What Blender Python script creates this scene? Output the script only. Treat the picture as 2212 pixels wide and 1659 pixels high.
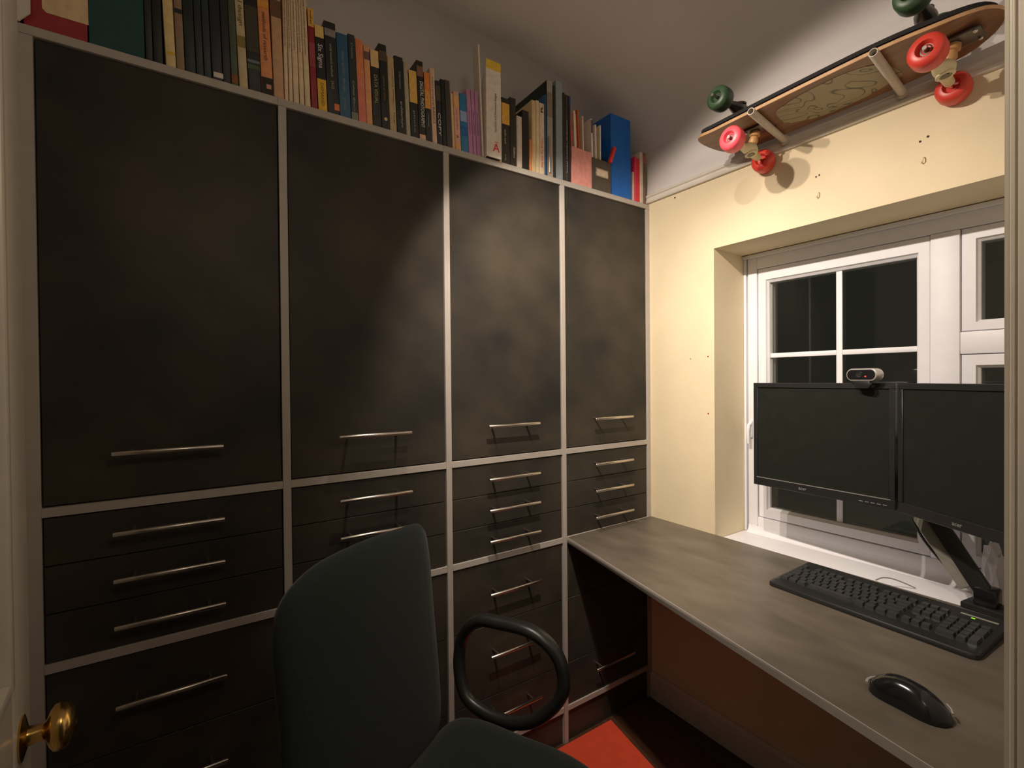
import bpy, bmesh, math, random
from mathutils import Vector, Matrix
random.seed(7)
S = bpy.context.scene
COL = S.collection
for o in list(bpy.data.objects):
    bpy.data.objects.remove(o)

# ------------------------------------------------------------------ camera
F_PX, W_PX = 1041.12, 2212.0
CAM = Vector((1.25117, -1.48833, 1.19949))
FWD = Vector((-0.82971645, 0.55810077, -0.00970261))
RGT = Vector((0.55817626, 0.8296758, -0.00879354))
UPV = Vector((-0.00314234, 0.01271191, 0.99991426))
cd = bpy.data.cameras.new('camera'); co = bpy.data.objects.new('camera', cd); COL.objects.link(co)
cd.sensor_fit = 'HORIZONTAL'; cd.sensor_width = 36.0; cd.lens = F_PX / W_PX * 36.0
cd.clip_start = 0.01; cd.clip_end = 60
m = Matrix.Identity(4)
for i in range(3):
    m[i][0] = RGT[i]; m[i][1] = UPV[i]; m[i][2] = -FWD[i]; m[i][3] = CAM[i]
co.matrix_world = m
S.camera = co

# ------------------------------------------------------------------ night outside, room lamps, exposure
wd = bpy.data.worlds.new('night'); S.world = wd; wd.use_nodes = True
wd.node_tree.nodes['Background'].inputs[0].default_value = (0.018, 0.017, 0.013, 1)
wd.node_tree.nodes['Background'].inputs[1].default_value = 1.0
S.view_settings.view_transform = 'Standard'
S.view_settings.look = 'None'
S.view_settings.exposure = 0.0
S.view_settings.gamma = 1.0
S.view_settings.use_curve_mapping = False

def spot(name, loc, aim, power, deg, blend, size, col):
    l = bpy.data.lights.new(name, 'SPOT'); l.energy = power; l.spot_size = math.radians(deg)
    l.spot_blend = blend; l.shadow_soft_size = size; l.color = col
    o = bpy.data.objects.new(name, l); COL.objects.link(o)
    o.location = loc
    o.rotation_euler = (Vector(aim) - Vector(loc)).to_track_quat('-Z', 'Y').to_euler()
    return o
LC = (1.0, 0.86, 0.73)
HA, HB = (0.46, -1.00, 2.04), (0.33, -0.99, 2.04)
spot('ceiling_spot_window', HA, (0.80, 0.27, 0.83), 27, 76, 0.95, 0.010, LC)
spot('ceiling_spot_window_spill', HA, (0.84, 0.14, 0.56), 15, 120, 0.18, 0.010, LC)
spot('ceiling_spot_window', HB, (0.66, 0.28, 0.83), 20, 76, 0.95, 0.010, LC)
spot('ceiling_spot_window_spill', HB, (0.71, 0.15, 0.56), 11, 120, 0.18, 0.010, LC)
spot('ceiling_spot_cupboards', (0.80, -1.05, 2.06), (0.0, -0.17, 1.00), 58, 76, 0.85, 0.010, LC)
def lamp(name, loc, power, size, col):
    l = bpy.data.lights.new(name, 'POINT'); l.energy = power; l.shadow_soft_size = size; l.color = col
    o = bpy.data.objects.new(name, l); COL.objects.link(o); o.location = loc
lamp('landing_lamp', (1.32, -1.28, 1.80), 4.6, 0.08, (1.0, 0.82, 0.61))

# ------------------------------------------------------------------ materials
MC = {}
def lin(c):
    return tuple(((v / 255.0) / 12.92 if v <= 10 else (((v / 255.0) + 0.055) / 1.055) ** 2.4) for v in c)
def mat(name, col, rough=0.5, metal=0.0, var=0.08, scale=30.0, bump=0.0, bscale=200.0, spec=0.5,
        stretch=None, emit=None, coat=0.0, col2=None, sheen=0.0):
    if name in MC:
        return MC[name]
    mt = bpy.data.materials.new(name); mt.use_nodes = True
    nt = mt.node_tree; b = nt.nodes['Principled BSDF']
    tc = nt.nodes.new('ShaderNodeTexCoord'); mp = nt.nodes.new('ShaderNodeMapping')
    nt.links.new(tc.outputs['Object'], mp.inputs[0])
    if stretch: mp.inputs['Scale'].default_value = stretch
    nz = nt.nodes.new('ShaderNodeTexNoise'); nz.inputs['Scale'].default_value = scale
    nz.inputs['Detail'].default_value = 5
    nt.links.new(mp.outputs[0], nz.inputs['Vector'])
    rp = nt.nodes.new('ShaderNodeValToRGB')
    c2 = col2 if col2 else tuple(min(1, v * (1 + var)) for v in col)
    c1 = col if col2 else tuple(v * (1 - var) for v in col)
    rp.color_ramp.elements[0].position = 0.3; rp.color_ramp.elements[1].position = 0.7
    rp.color_ramp.elements[0].color = (*c1, 1); rp.color_ramp.elements[1].color = (*c2, 1)
    nt.links.new(nz.outputs[0], rp.inputs[0]); nt.links.new(rp.outputs[0], b.inputs['Base Color'])
    b.inputs['Roughness'].default_value = rough; b.inputs['Metallic'].default_value = metal
    b.inputs['Specular IOR Level'].default_value = spec
    b.inputs['Coat Weight'].default_value = coat
    if sheen: b.inputs['Sheen Weight'].default_value = sheen
    if emit:
        b.inputs['Emission Color'].default_value = (*emit[0], 1); b.inputs['Emission Strength'].default_value = emit[1]
    if bump:
        n2 = nt.nodes.new('ShaderNodeTexNoise'); n2.inputs['Scale'].default_value = bscale; n2.inputs['Detail'].default_value = 4
        nt.links.new(mp.outputs[0], n2.inputs['Vector'])
        bp = nt.nodes.new('ShaderNodeBump'); bp.inputs['Strength'].default_value = bump; bp.inputs['Distance'].default_value = 0.002
        nt.links.new(n2.outputs[0], bp.inputs['Height']); nt.links.new(bp.outputs[0], b.inputs['Normal'])
    MC[name] = mt
    return mt
def paint(c, rough=0.55):
    return mat('print_%d_%d_%d_%d' % (*c, int(rough * 100)), tuple(v * min(1.4, .8 / max(.01, max(lin(c)))) for v in lin(c)), rough, var=0.10, scale=60)
M = {}
M['cream'] = mat('cream_wall_paint', (0.78, 0.665, 0.45), 0.75, var=0.04, scale=6, bump=0.25, bscale=60)
M['white'] = mat('white_wall_paint', (0.70, 0.66, 0.635), 0.8, var=0.03, scale=5, bump=0.25, bscale=50)
M['gloss'] = mat('white_gloss_wood', (0.74, 0.69, 0.60), 0.3, var=0.03)
M['upvc'] = mat('white_window_plastic', (0.80, 0.80, 0.84), 0.5, var=0.02)
M['lam'] = mat('dark_slate_laminate', (0.025, 0.0235, 0.0215), 0.48, var=0.2, scale=4.2, stretch=(1, 1, 1.3), bump=0.10, bscale=90, col2=(0.066, 0.055, 0.039), spec=0.27)
M['top'] = mat('dark_slate_worktop', (0.105, 0.088, 0.067), 0.40, var=0.2, scale=6.5, stretch=(1, 2.4, 1), bump=0.08, bscale=90, col2=(0.165, 0.138, 0.107), spec=0.5)
M['edge'] = mat('grey_edging', (0.47, 0.43, 0.385), 0.45, var=0.04)
M['steel'] = mat('brushed_steel', (0.66, 0.61, 0.54), 0.28, 1.0, var=0.05, scale=80)
M['floor'] = mat('brown_floor', (0.085, 0.036, 0.018), 0.5, var=0.25, scale=9, stretch=(1, 6, 1), bump=0.1)
M['black'] = mat('black_plastic', (0.018, 0.018, 0.018), 0.38, var=0.1)
M['blackg'] = mat('black_gloss_plastic', (0.012, 0.012, 0.013), 0.15, var=0.1)
M['key'] = mat('black_key', (0.048, 0.049, 0.050), 0.22, var=0.1)
M['screen'] = mat('dark_screen', (0.016, 0.019, 0.015), 0.33, var=0.1, spec=0.35)
M['silver'] = mat('silver_plastic', (0.62, 0.60, 0.57), 0.3, 0.6, var=0.03)
M['fabric'] = mat('dark_green_fabric', (0.014, 0.0205, 0.0185), 0.95, var=0.25, scale=400, bump=0.5, bscale=700, spec=0.2, sheen=0.15)
M['chairplastic'] = mat('chair_black_plastic', (0.02, 0.02, 0.019), 0.32, var=0.1)
M['brass'] = mat('worn_brass', (0.62, 0.40, 0.13), 0.22, 1.0, var=0.2, scale=40)
M['paper'] = mat('paper_pages', (0.60, 0.52, 0.40), 0.85, var=0.12, scale=250, stretch=(1, 6, 1))
M['whitepaper'] = mat('white_paper', (0.72, 0.67, 0.58), 0.8, var=0.05)
M['orange'] = mat('orange_card', (0.72, 0.075, 0.03), 0.6, var=0.06)
M['wood'] = mat('deck_wood', (0.15, 0.062, 0.028), 0.4, var=0.35, scale=7, stretch=(1.2, 9, 1), col2=(0.27, 0.12, 0.052))
M['ply'] = mat('ply_edge', (0.55, 0.33, 0.16), 0.5, var=0.15, scale=40)
M['grip'] = mat('black_grip_tape', (0.018, 0.017, 0.018), 0.9, var=0.4, scale=900, bump=0.5, bscale=1500)
M['pink'] = mat('pink_urethane', (0.92, 0.10, 0.13), 0.38, var=0.06)
M['redu'] = mat('red_urethane', (0.66, 0.055, 0.036), 0.38, var=0.06)
M['greenu'] = mat('green_urethane', (0.035, 0.075, 0.035), 0.42, var=0.25, scale=50)
M['truck'] = mat('cream_truck_paint', (0.68, 0.60, 0.36), 0.4, var=0.06)
M['truckdark'] = mat('dark_truck_metal', (0.12, 0.11, 0.10), 0.35, 0.8, var=0.15)
M['bush'] = mat('amber_bushing', (0.50, 0.27, 0.10), 0.4)
M['tube'] = mat('grey_tube_paint', (0.55, 0.49, 0.40), 0.5, var=0.08, scale=120)
M['holder'] = mat('label_metal', (0.62, 0.55, 0.44), 0.35, 0.7)
M['led_r'] = mat('red_led', (0.5, 0.0, 0.0), 0.4, emit=((1.0, 0.03, 0.02), 5.0))
M['led_g'] = mat('green_led', (0.2, 0.5, 0.0), 0.4, emit=((0.30, 1.0, 0.02), 1.3))
M['armgrey'] = mat('grey_arm_cover', (0.28, 0.27, 0.23), 0.45)
M['hole'] = mat('hole_dark', (0.06, 0.03, 0.02), 0.9)
M['plug'] = mat('red_wall_plug', (0.30, 0.03, 0.015), 0.6)
def glassmat():
    mt = bpy.data.materials.new('window_glass'); mt.use_nodes = True
    nt = mt.node_tree; nt.nodes.clear()
    out = nt.nodes.new('ShaderNodeOutputMaterial'); mx = nt.nodes.new('ShaderNodeMixShader')
    tr = nt.nodes.new('ShaderNodeBsdfTransparent'); gl = nt.nodes.new('ShaderNodeBsdfGlossy')
    gl.inputs['Roughness'].default_value = 0.02; tr.inputs[0].default_value = (0.9, 0.92, 0.9, 1)
    fr = nt.nodes.new('ShaderNodeFresnel'); fr.inputs[0].default_value = 1.5
    nt.links.new(fr.outputs[0], mx.inputs[0]); nt.links.new(tr.outputs[0], mx.inputs[1])
    nt.links.new(gl.outputs[0], mx.inputs[2]); nt.links.new(mx.outputs[0], out.inputs[0])
    return mt
M['glass'] = glassmat()
def graphicmat():
    """ink drawing printed on the board: pale swirls with dark lines"""
    mt = bpy.data.materials.new('deck_graphic'); mt.use_nodes = True
    nt = mt.node_tree; b = nt.nodes['Principled BSDF']; b.inputs['Roughness'].default_value = 0.45
    tc = nt.nodes.new('ShaderNodeTexCoord')
    n = nt.nodes.new('ShaderNodeTexNoise'); n.inputs['Scale'].default_value = 7; n.inputs['Detail'].default_value = 1.5; n.inputs['Distortion'].default_value = 1.6
    nt.links.new(tc.outputs['Object'], n.inputs['Vector'])
    wv = nt.nodes.new('ShaderNodeMath'); wv.operation = 'MULTIPLY'; wv.inputs[1].default_value = 26
    nt.links.new(n.outputs[0], wv.inputs[0])
    sn = nt.nodes.new('ShaderNodeMath'); sn.operation = 'SINE'; nt.links.new(wv.outputs[0], sn.inputs[0])
    rp = nt.nodes.new('ShaderNodeValToRGB'); e = rp.color_ramp.elements
    e[0].position = 0.02; e[0].color = (0.05, 0.045, 0.03, 1); e[1].position = 0.38; e[1].color = (0.33, 0.27, 0.16, 1)
    ab = nt.nodes.new('ShaderNodeMath'); ab.operation = 'ABSOLUTE'; nt.links.new(sn.outputs[0], ab.inputs[0])
    nt.links.new(ab.outputs[0], rp.inputs[0]); nt.links.new(rp.outputs[0], b.inputs['Base Color'])
    return mt
M['graphic'] = graphicmat()

# ------------------------------------------------------------------ mesh builder
class MB:
    def __init__(s): s.v = []; s.f = []
    def add(s, vs, fs):
        n = len(s.v); s.v += [Vector(p) for p in vs]; s.f += [tuple(i + n for i in f) for f in fs]; return s
    def box(s, x0, x1, y0, y1, z0, z1):
        return s.add([(x0, y0, z0), (x1, y0, z0), (x1, y1, z0), (x0, y1, z0), (x0, y0, z1), (x1, y0, z1), (x1, y1, z1), (x0, y1, z1)],
                     [(0, 3, 2, 1), (4, 5, 6, 7), (0, 1, 5, 4), (1, 2, 6, 5), (2, 3, 7, 6), (3, 0, 4, 7)])
    def prism(s, poly, vec):
        n = len(poly); vec = Vector(vec); a = [Vector(p) for p in poly]
        fs = [tuple(range(n))[::-1], tuple(range(n, 2 * n))] + [(i, (i + 1) % n, n + (i + 1) % n, n + i) for i in range(n)]
        return s.add(a + [p + vec for p in a], fs)
    def tube(s, pts, r, n=12, cap=True, closed=False, ry=None):
        pts = [Vector(p) for p in pts]; k = len(pts); rr = r if isinstance(r, (list, tuple)) else [r] * k
        vs = []; ref = None
        for i in range(k):
            if closed: d = (pts[(i + 1) % k] - pts[i - 1]).normalized()
            else: d = (pts[min(i + 1, k - 1)] - pts[max(i - 1, 0)]).normalized()
            if ref is None:
                ref = d.orthogonal().normalized() if ry is None else Vector(ry)
            u = (ref - d * ref.dot(d)).normalized(); w = d.cross(u); ref = u
            for j in range(n):
                a = 2 * math.pi * j / n
                q = rr[i] if not isinstance(rr[i], tuple) else None
                if q is not None: vs.append(pts[i] + u * math.cos(a) * q + w * math.sin(a) * q)
                else: vs.append(pts[i] + u * math.cos(a) * rr[i][0] + w * math.sin(a) * rr[i][1])
        fs = []
        for i in range(k if closed else k - 1):
            for j in range(n):
                i2 = (i + 1) % k
                fs.append((i * n + j, i * n + (j + 1) % n, i2 * n + (j + 1) % n, i2 * n + j))
        if cap and not closed:
            fs.append(tuple(range(n))[::-1]); fs.append(tuple((k - 1) * n + j for j in range(n)))
        return s.add(vs, fs)
    def lathe(s, origin, axis, prof, n=28):
        """prof: (distance along axis, radius)"""
        o = Vector(origin); ax = Vector(axis).normalized(); u = ax.orthogonal().normalized(); w = ax.cross(u)
        vs = []; k = len(prof)
        for d, r in prof:
            for j in range(n):
                a = 2 * math.pi * j / n; vs.append(o + ax * d + (u * math.cos(a) + w * math.sin(a)) * r)
        fs = [(i * n + j, i * n + (j + 1) % n, (i + 1) * n + (j + 1) % n, (i + 1) * n + j) for i in range(k - 1) for j in range(n)]
        fs.append(tuple(range(n))[::-1]); fs.append(tuple((k - 1) * n + j for j in range(n)))
        return s.add(vs, fs)
    def xf(s, mtx):
        s.v = [mtx @ p for p in s.v]; return s

def root_of(o):
    while o.parent: o = o.parent
    return o
def obj(name, mb, mt, parent=None, smooth=False, bevel=0.0, local=False, seg=2, angle=40):
    me = bpy.data.meshes.new(name)
    off = Vector((0, 0, 0)) if (parent is None or local) else root_of(parent).location
    bm = bmesh.new()
    vs = [bm.verts.new(p - off) for p in mb.v]
    for f in mb.f:
        try: bm.faces.new([vs[i] for i in f])
        except ValueError: pass
    bmesh.ops.recalc_face_normals(bm, faces=bm.faces)
    if bevel:
        es = [e for e in bm.edges if len(e.link_faces) == 2 and e.calc_face_angle(0) > math.radians(30)]
        bmesh.ops.bevel(bm, geom=es, offset=bevel, segments=seg, affect='EDGES', profile=0.5, clamp_overlap=True)
    bm.to_mesh(me); bm.free()
    if smooth or bevel:
        for p in me.polygons: p.use_smooth = True
        try: me.set_sharp_from_angle(angle=math.radians(angle))
        except Exception: pass
    me.materials.append(mt)
    o = bpy.data.objects.new(name, me); COL.objects.link(o)
    if parent: o.parent = parent
    return o
def tag(o, label=None, cat=None, group=None, kind=None):
    if label: o['label'] = label
    if cat: o['category'] = cat
    if group: o['group'] = group
    if kind: o['kind'] = kind
    return o
def thing(name, label, cat, loc=(0, 0, 0), group=None, rot=None, kind=None):
    o = bpy.data.objects.new(name, None); o.empty_display_size = 0.05; COL.objects.link(o); o.location = loc
    if rot: o.rotation_euler = rot
    return tag(o, label, cat, group, kind)
def text(name, s, size, mt, parent, mtx, local=False, depth=0.0002, width=None):
    cu = bpy.data.curves.new('t', 'FONT'); cu.body = s; cu.size = size; cu.extrude = depth; cu.align_x = 'CENTER'; cu.align_y = 'CENTER'
    cu.resolution_u = 2
    to = bpy.data.objects.new('t', cu)
    me = bpy.data.meshes.new_from_object(to)
    if width and me.vertices:
        xs = [v.co.x for v in me.vertices]; k = width / max(1e-6, max(xs) - min(xs))
        for v in me.vertices: v.co.x *= k
    off = Matrix.Identity(4) if local else Matrix.Translation(-root_of(parent).location)
    me.transform(off @ mtx); me.materials.clear(); me.materials.append(mt)
    o = bpy.data.objects.new(name, me); COL.objects.link(o); o.parent = parent
    bpy.data.objects.remove(to); bpy.data.curves.remove(cu)
    return o
def frame_mtx(o, x, y):
    x = Vector(x).normalized(); y = Vector(y).normalized(); z = x.cross(y); mt = Matrix.Identity(4)
    for i in range(3): mt[i][0] = x[i]; mt[i][1] = y[i]; mt[i][2] = z[i]; mt[i][3] = o[i]
    return mt
def roundrect(w, h, r, n=5):
    pts = []
    for cx, cy, a0 in ((w / 2 - r, h / 2 - r, 0), (-w / 2 + r, h / 2 - r, 90), (-w / 2 + r, -h / 2 + r, 180), (w / 2 - r, -h / 2 + r, 270)):
        for i in range(n + 1):
            a = math.radians(a0 + 90 * i / n); pts.append((cx + r * math.cos(a), cy + r * math.sin(a)))
    return pts

# ------------------------------------------------------------------ calibrated layout (metres)
FZ = -0.04
CEIL = [(0.0, 2.078), (-0.02, 2.128), (-0.05, 2.172), (-0.10, 2.222), (-0.17, 2.262), (-0.26, 2.292), (-0.40, 2.316), (-0.60, 2.332), (-0.9, 2.342), (-1.76, 2.35)]
XW = -0.285          # left wall plane
XR = 1.15            # right wall plane
YF = -1.765          # wall beside the door
W0, WT = 0.2739, 1.6378

# ---- room shell
fl = obj('floor', MB().box(XW - .1, XR + 1.0, YF - .3, 0.16, FZ - .05, FZ), M['floor']); tag(fl, kind='structure')
cm = MB()
pr = [(y, z) for y, z in CEIL]
for i in range(len(pr) - 1):
    (y0, z0), (y1, z1) = pr[i], pr[i + 1]
    cm.add([(XW - .05, y0, z0), (XR + .0, y0, z0), (XR + .0, y1, z1), (XW - .05, y1, z1)], [(0, 1, 2, 3)])
top = pr + [(YF, 2.45), (0.2, 2.45), (0.2, 2.078)]
cm = MB().prism([(XW - .05, y, z) for y, z in top], (XR - XW + .05 + 1.0, 0, 0))
ce = obj('ceiling', cm, M['white'], smooth=True, angle=25); tag(ce, kind='structure')
wl = obj('wall_left', MB().box(XW - .08, XW, YF, 0.0, FZ, 2.40), M['white']); tag(wl, kind='structure')
cv = MB(); n = 8
for yy, zz in pr:
    for k in range(n + 1):
        a = math.pi / 2 * k / n; R = .16
        cv.v.append(Vector((XW + R * (1 - math.cos(a)) - .0005 + .0005, yy, zz - R * (1 - math.sin(a)))))
for i in range(len(pr) - 1):
    for k in range(n): cv.f.append((i * (n + 1) + k, i * (n + 1) + k + 1, (i + 1) * (n + 1) + k + 1, (i + 1) * (n + 1) + k))
cvo = obj('ceiling', cv, M['white'], smooth=True, angle=60); tag(cvo, kind='structure')
RZ = 1.89
wb = MB()
wb.prism([(XW, 0, FZ), (W0, 0, FZ), (W0 - .0005, 0.27, FZ), (XW, 0.27, FZ)], (0, 0, RZ - FZ))
wb.box(W0, 1.30, 0.0, 0.27, FZ, 0.6348)
wb.prism([(W0 - .0, 0, WT), (W0, 0.27, 1.633), (W0, 0.27, RZ), (W0, 0, RZ)], (1.30 - W0, 0, 0))
wb.box(1.125, 1.30, 0.0, 0.27, 0.6348, WT)
wbo = obj('wall_back', wb, M['cream']); tag(wbo, kind='structure')
wb2 = obj('wall_back', MB().box(XW, 1.30, 0.0, 0.27, RZ, 2.10), M['white']); tag(wb2, kind='structure')
wr = MB(); wr.box(XR, XR + .10, -0.93, 0.0, FZ, 2.40); wr.box(XR, XR + .10, YF, -0.93, 1.98, 2.40); wr.box(XR, XR + .10, YF, -1.655, FZ, 1.98)
wro = obj('wall_right', wr, M['white']); tag(wro, kind='structure')
wf = obj('wall_front', MB().box(XW - .05, XR + .1, YF - .08, YF, FZ, 2.40), M['white']); tag(wf, kind='structure')
# picture rail: moulded strip
rail = [(0, 1.873), (-0.010, 1.873), (-0.0125, 1.876), (-0.0125, 1.882), (-0.008, 1.885), (-0.008, 1.892), (-0.013, 1.895), (-0.013, 1.900), (-0.006, 1.906), (0, 1.909)]
tr = obj('trim_1', MB().prism([(XW + .001, y, z) for y, z in rail], (XR - XW - .002, 0, 0)), M['gloss'], smooth=True, angle=50); tag(tr, kind='structure')
sk = obj('baseboard_back', MB().prism([(0.001, 0, FZ), (0.001, -.012, FZ), (0.001, -.012, FZ + .085), (0.001, -.004, FZ + .098), (0.001, 0, FZ + .098)], (XR - .002, 0, 0)), M['gloss']); tag(sk, kind='structure')
# door lining on the right of the opening: slab, bead, stop
tj = MB(); tj.box(XR - .002, XR + .102, -0.930, -0.9295 + .0, FZ, 1.98)
tj.prism([(XR - .002, -.93, FZ), (XR + .003, -.932, FZ), (XR + .003, -.93, FZ)], (0, 0, 1.98 - FZ))
tjo = obj('trim_2', MB().box(XR - .0015, XR + .1015, -.9325, -.9305, FZ, 1.98), M['gloss']); tag(tjo, kind='structure')
obj('bead', MB().tube([(XR + .0035, -.934, FZ), (XR + .0035, -.934, 1.97)], .0016, 10), M['gloss'], tjo, smooth=True)
obj('door_stop', MB().box(XR + .0075, XR + .035, -.941, -.9326, FZ, 1.97), M['gloss'], tjo, bevel=.0015)
# small fixings left in the wall
def disc(p, r, nrm=(0, -1, 0), h=.0012): return MB().lathe(p, nrm, [(-.0006, r), (h, r), (h + .0004, r * .6)], 10)
for x, z, r, k in ((.181, 1.267, .0016, 'h'), (.118, 1.859, .0028, 'h'), (.604, 1.769, .0022, 'h'), (.5956, 1.767, .0022, 'h'), (.845, 1.776, .0026, 'h'), (.830, 1.770, .0024, 'h')):
    obj('screw_hole', disc((x, 0, z), r), M['hole'], wbo)
for z in (1.2723, 1.076):
    obj('wall_plug', disc((.2505, 0, z), .0026), M['plug'], wbo, smooth=True)
for x, z in ((.604, 1.714), (.838, 1.723)):
    obj('wall_hook', MB().tube([(x, 0, z + .006), (x, -.006, z + .004), (x - .001, -.008, z - .004), (x - .004, -.006, z - .008), (x - .006, -.004, z - .004)], .0012, 8), M['truck'], wbo, smooth=True)

# ------------------------------------------------------------------ window
win = thing('window_1', None, None, (0.7, 0.17, 0.647), kind='structure')
YW, SZ = 0.180, .6469
def frame_part(name, x0, x1, z0, z1, y0=YW, y1=0.245, bv=.003, mt='upvc'):
    return obj(name, MB().box(x0, x1, y0, y1, z0, z1), M[mt], win, bevel=bv)
frame_part('frame', 0.2738, 0.2830, SZ, 1.6325, .178)
frame_part('frame', 0.2885, 0.3215, SZ, 1.6325, YW)
frame_part('frame', 0.2832, 0.2883, SZ, 1.6325, .197, bv=0)
frame_part('frame', 0.3217, 1.120, 1.5800, 1.6325)
frame_part('frame', 0.3217, 1.120, SZ, .7050)
frame_part('mullion', 0.8000, 0.8605, .7053, 1.5797)
frame_part('transom', 0.8608, 1.0745, 1.2545, 1.3125)
frame_part('frame', 1.0748, 1.120, .7053, 1.5797)
obj('bead', MB().box(0.2738, 1.12, .170, .1797, 1.620, 1.6325), M['upvc'], win, bevel=.002)
# scotia where the frame meets the sill
arc = [(YW - .0002, SZ), (YW - .0002, SZ + .026)] + [(YW - .0002 - .020 + .020 * math.cos(a), SZ + .024 - .024 * math.sin(a)) for a in [math.radians(10 * i) for i in range(1, 10)]]
obj('scotia', MB().prism([(0.2890, y, z) for y, z in arc], (.83, 0, 0)), M['upvc'], win, smooth=True)
def sash(x0, x1, z0, z1, wl_, wr_, wb_, wt_, y0=YW + .0035):
    mb = MB(); y1 = .235
    def ring(ins, y): return [(x0 + ins * wl_, y, z0 + ins * wb_), (x1 - ins * wr_, y, z0 + ins * wb_), (x1 - ins * wr_, y, z1 - ins * wt_), (x0 + ins * wl_, y, z1 - ins * wt_)]
    rings = [ring(0, y1), ring(0, y0 + .002), ring(.06, y0), ring(.80, y0), ring(.86, y0 + .006), ring(1.0, y0 + .012), ring(1.0, y1)]
    vs = [p for r in rings for p in r]; fs = []
    for i in range(len(rings)):
        j = (i + 1) % len(rings)
        for k in range(4): fs.append((i * 4 + k, i * 4 + (k + 1) % 4, j * 4 + (k + 1) % 4, j * 4 + k))
    mb.add(vs, fs)
    return obj('sash', mb, M['upvc'], win)
s1 = sash(.3245, .7992, .7070, 1.5785, .0340, .0315, .0358, .050)
gx0, gx1, gz0, gz1 = .3585, .7677, .7428, 1.5285
yg = YW + .025
obj('spacer', MB().box(gx0 - .001, gx1 + .001, yg + .003, yg + .005, gz0 - .001, gz0 + .004).box(gx0 - .001, gx0 + .004, yg + .003, yg + .005, gz0, gz1).box(gx1 - .004, gx1 + .001, yg + .003, yg + .005, gz0, gz1), M['silver'], s1)
vx0, vx1 = .5645, .5815
hz = [(.9970, 1.0125), (1.2665, 1.2822)]
obj('glazing_bar', MB().box(vx0, vx1, yg - .0065, yg - .0005, gz0, gz1), M['upvc'], s1, bevel=.002)
for a, b in hz:
    obj('glazing_bar', MB().box(gx0, vx0, yg - .006, yg - .0005, a, b).box(vx1, gx1, yg - .006, yg - .0005, a, b), M['upvc'], s1, bevel=.002)
zs = [gz0, hz[0][0], hz[0][1], hz[1][0], hz[1][1], gz1]
for xa, xb in ((gx0, vx0), (vx1, gx1)):
    for i in (0, 2, 4):
        obj('pane', MB().box(xa - .001, xb + .001, yg, yg + .0024, zs[i] - .001, zs[i + 1] + .001), M['glass'], s1)
s2 = sash(.8630, 1.0735, 1.3140, 1.5785, .0345, .034, .0270, .037)
obj('pane', MB().box(.8965, 1.0405, yg, yg + .0024, 1.340, 1.543), M['glass'], s2)
s3 = sash(.8630, 1.0735, .7070, 1.2530, .0345, .034, .0358, .0345)
obj('pane', MB().box(.8965, 1.0405, yg, yg + .0024, .7418, 1.2195), M['glass'], s3)
obj('window_sill', MB().box(W0 + .001, 1.124, .0006, .1835, .635, SZ - .0003), M['upvc'], win, bevel=.0015)
hd = obj('window_handle', MB().box(.2965, .3075, YW - .010, YW - .0005, .985, 1.045), M['upvc'], win, bevel=.003)
obj('lever', MB().tube([(.302, YW - .009, 1.035), (.302, YW - .020, 1.030), (.302, YW - .024, 1.010), (.302, YW - .022, .965)], [.006, .006, .0055, .004], 10), M['upvc'], hd, smooth=True)

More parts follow.
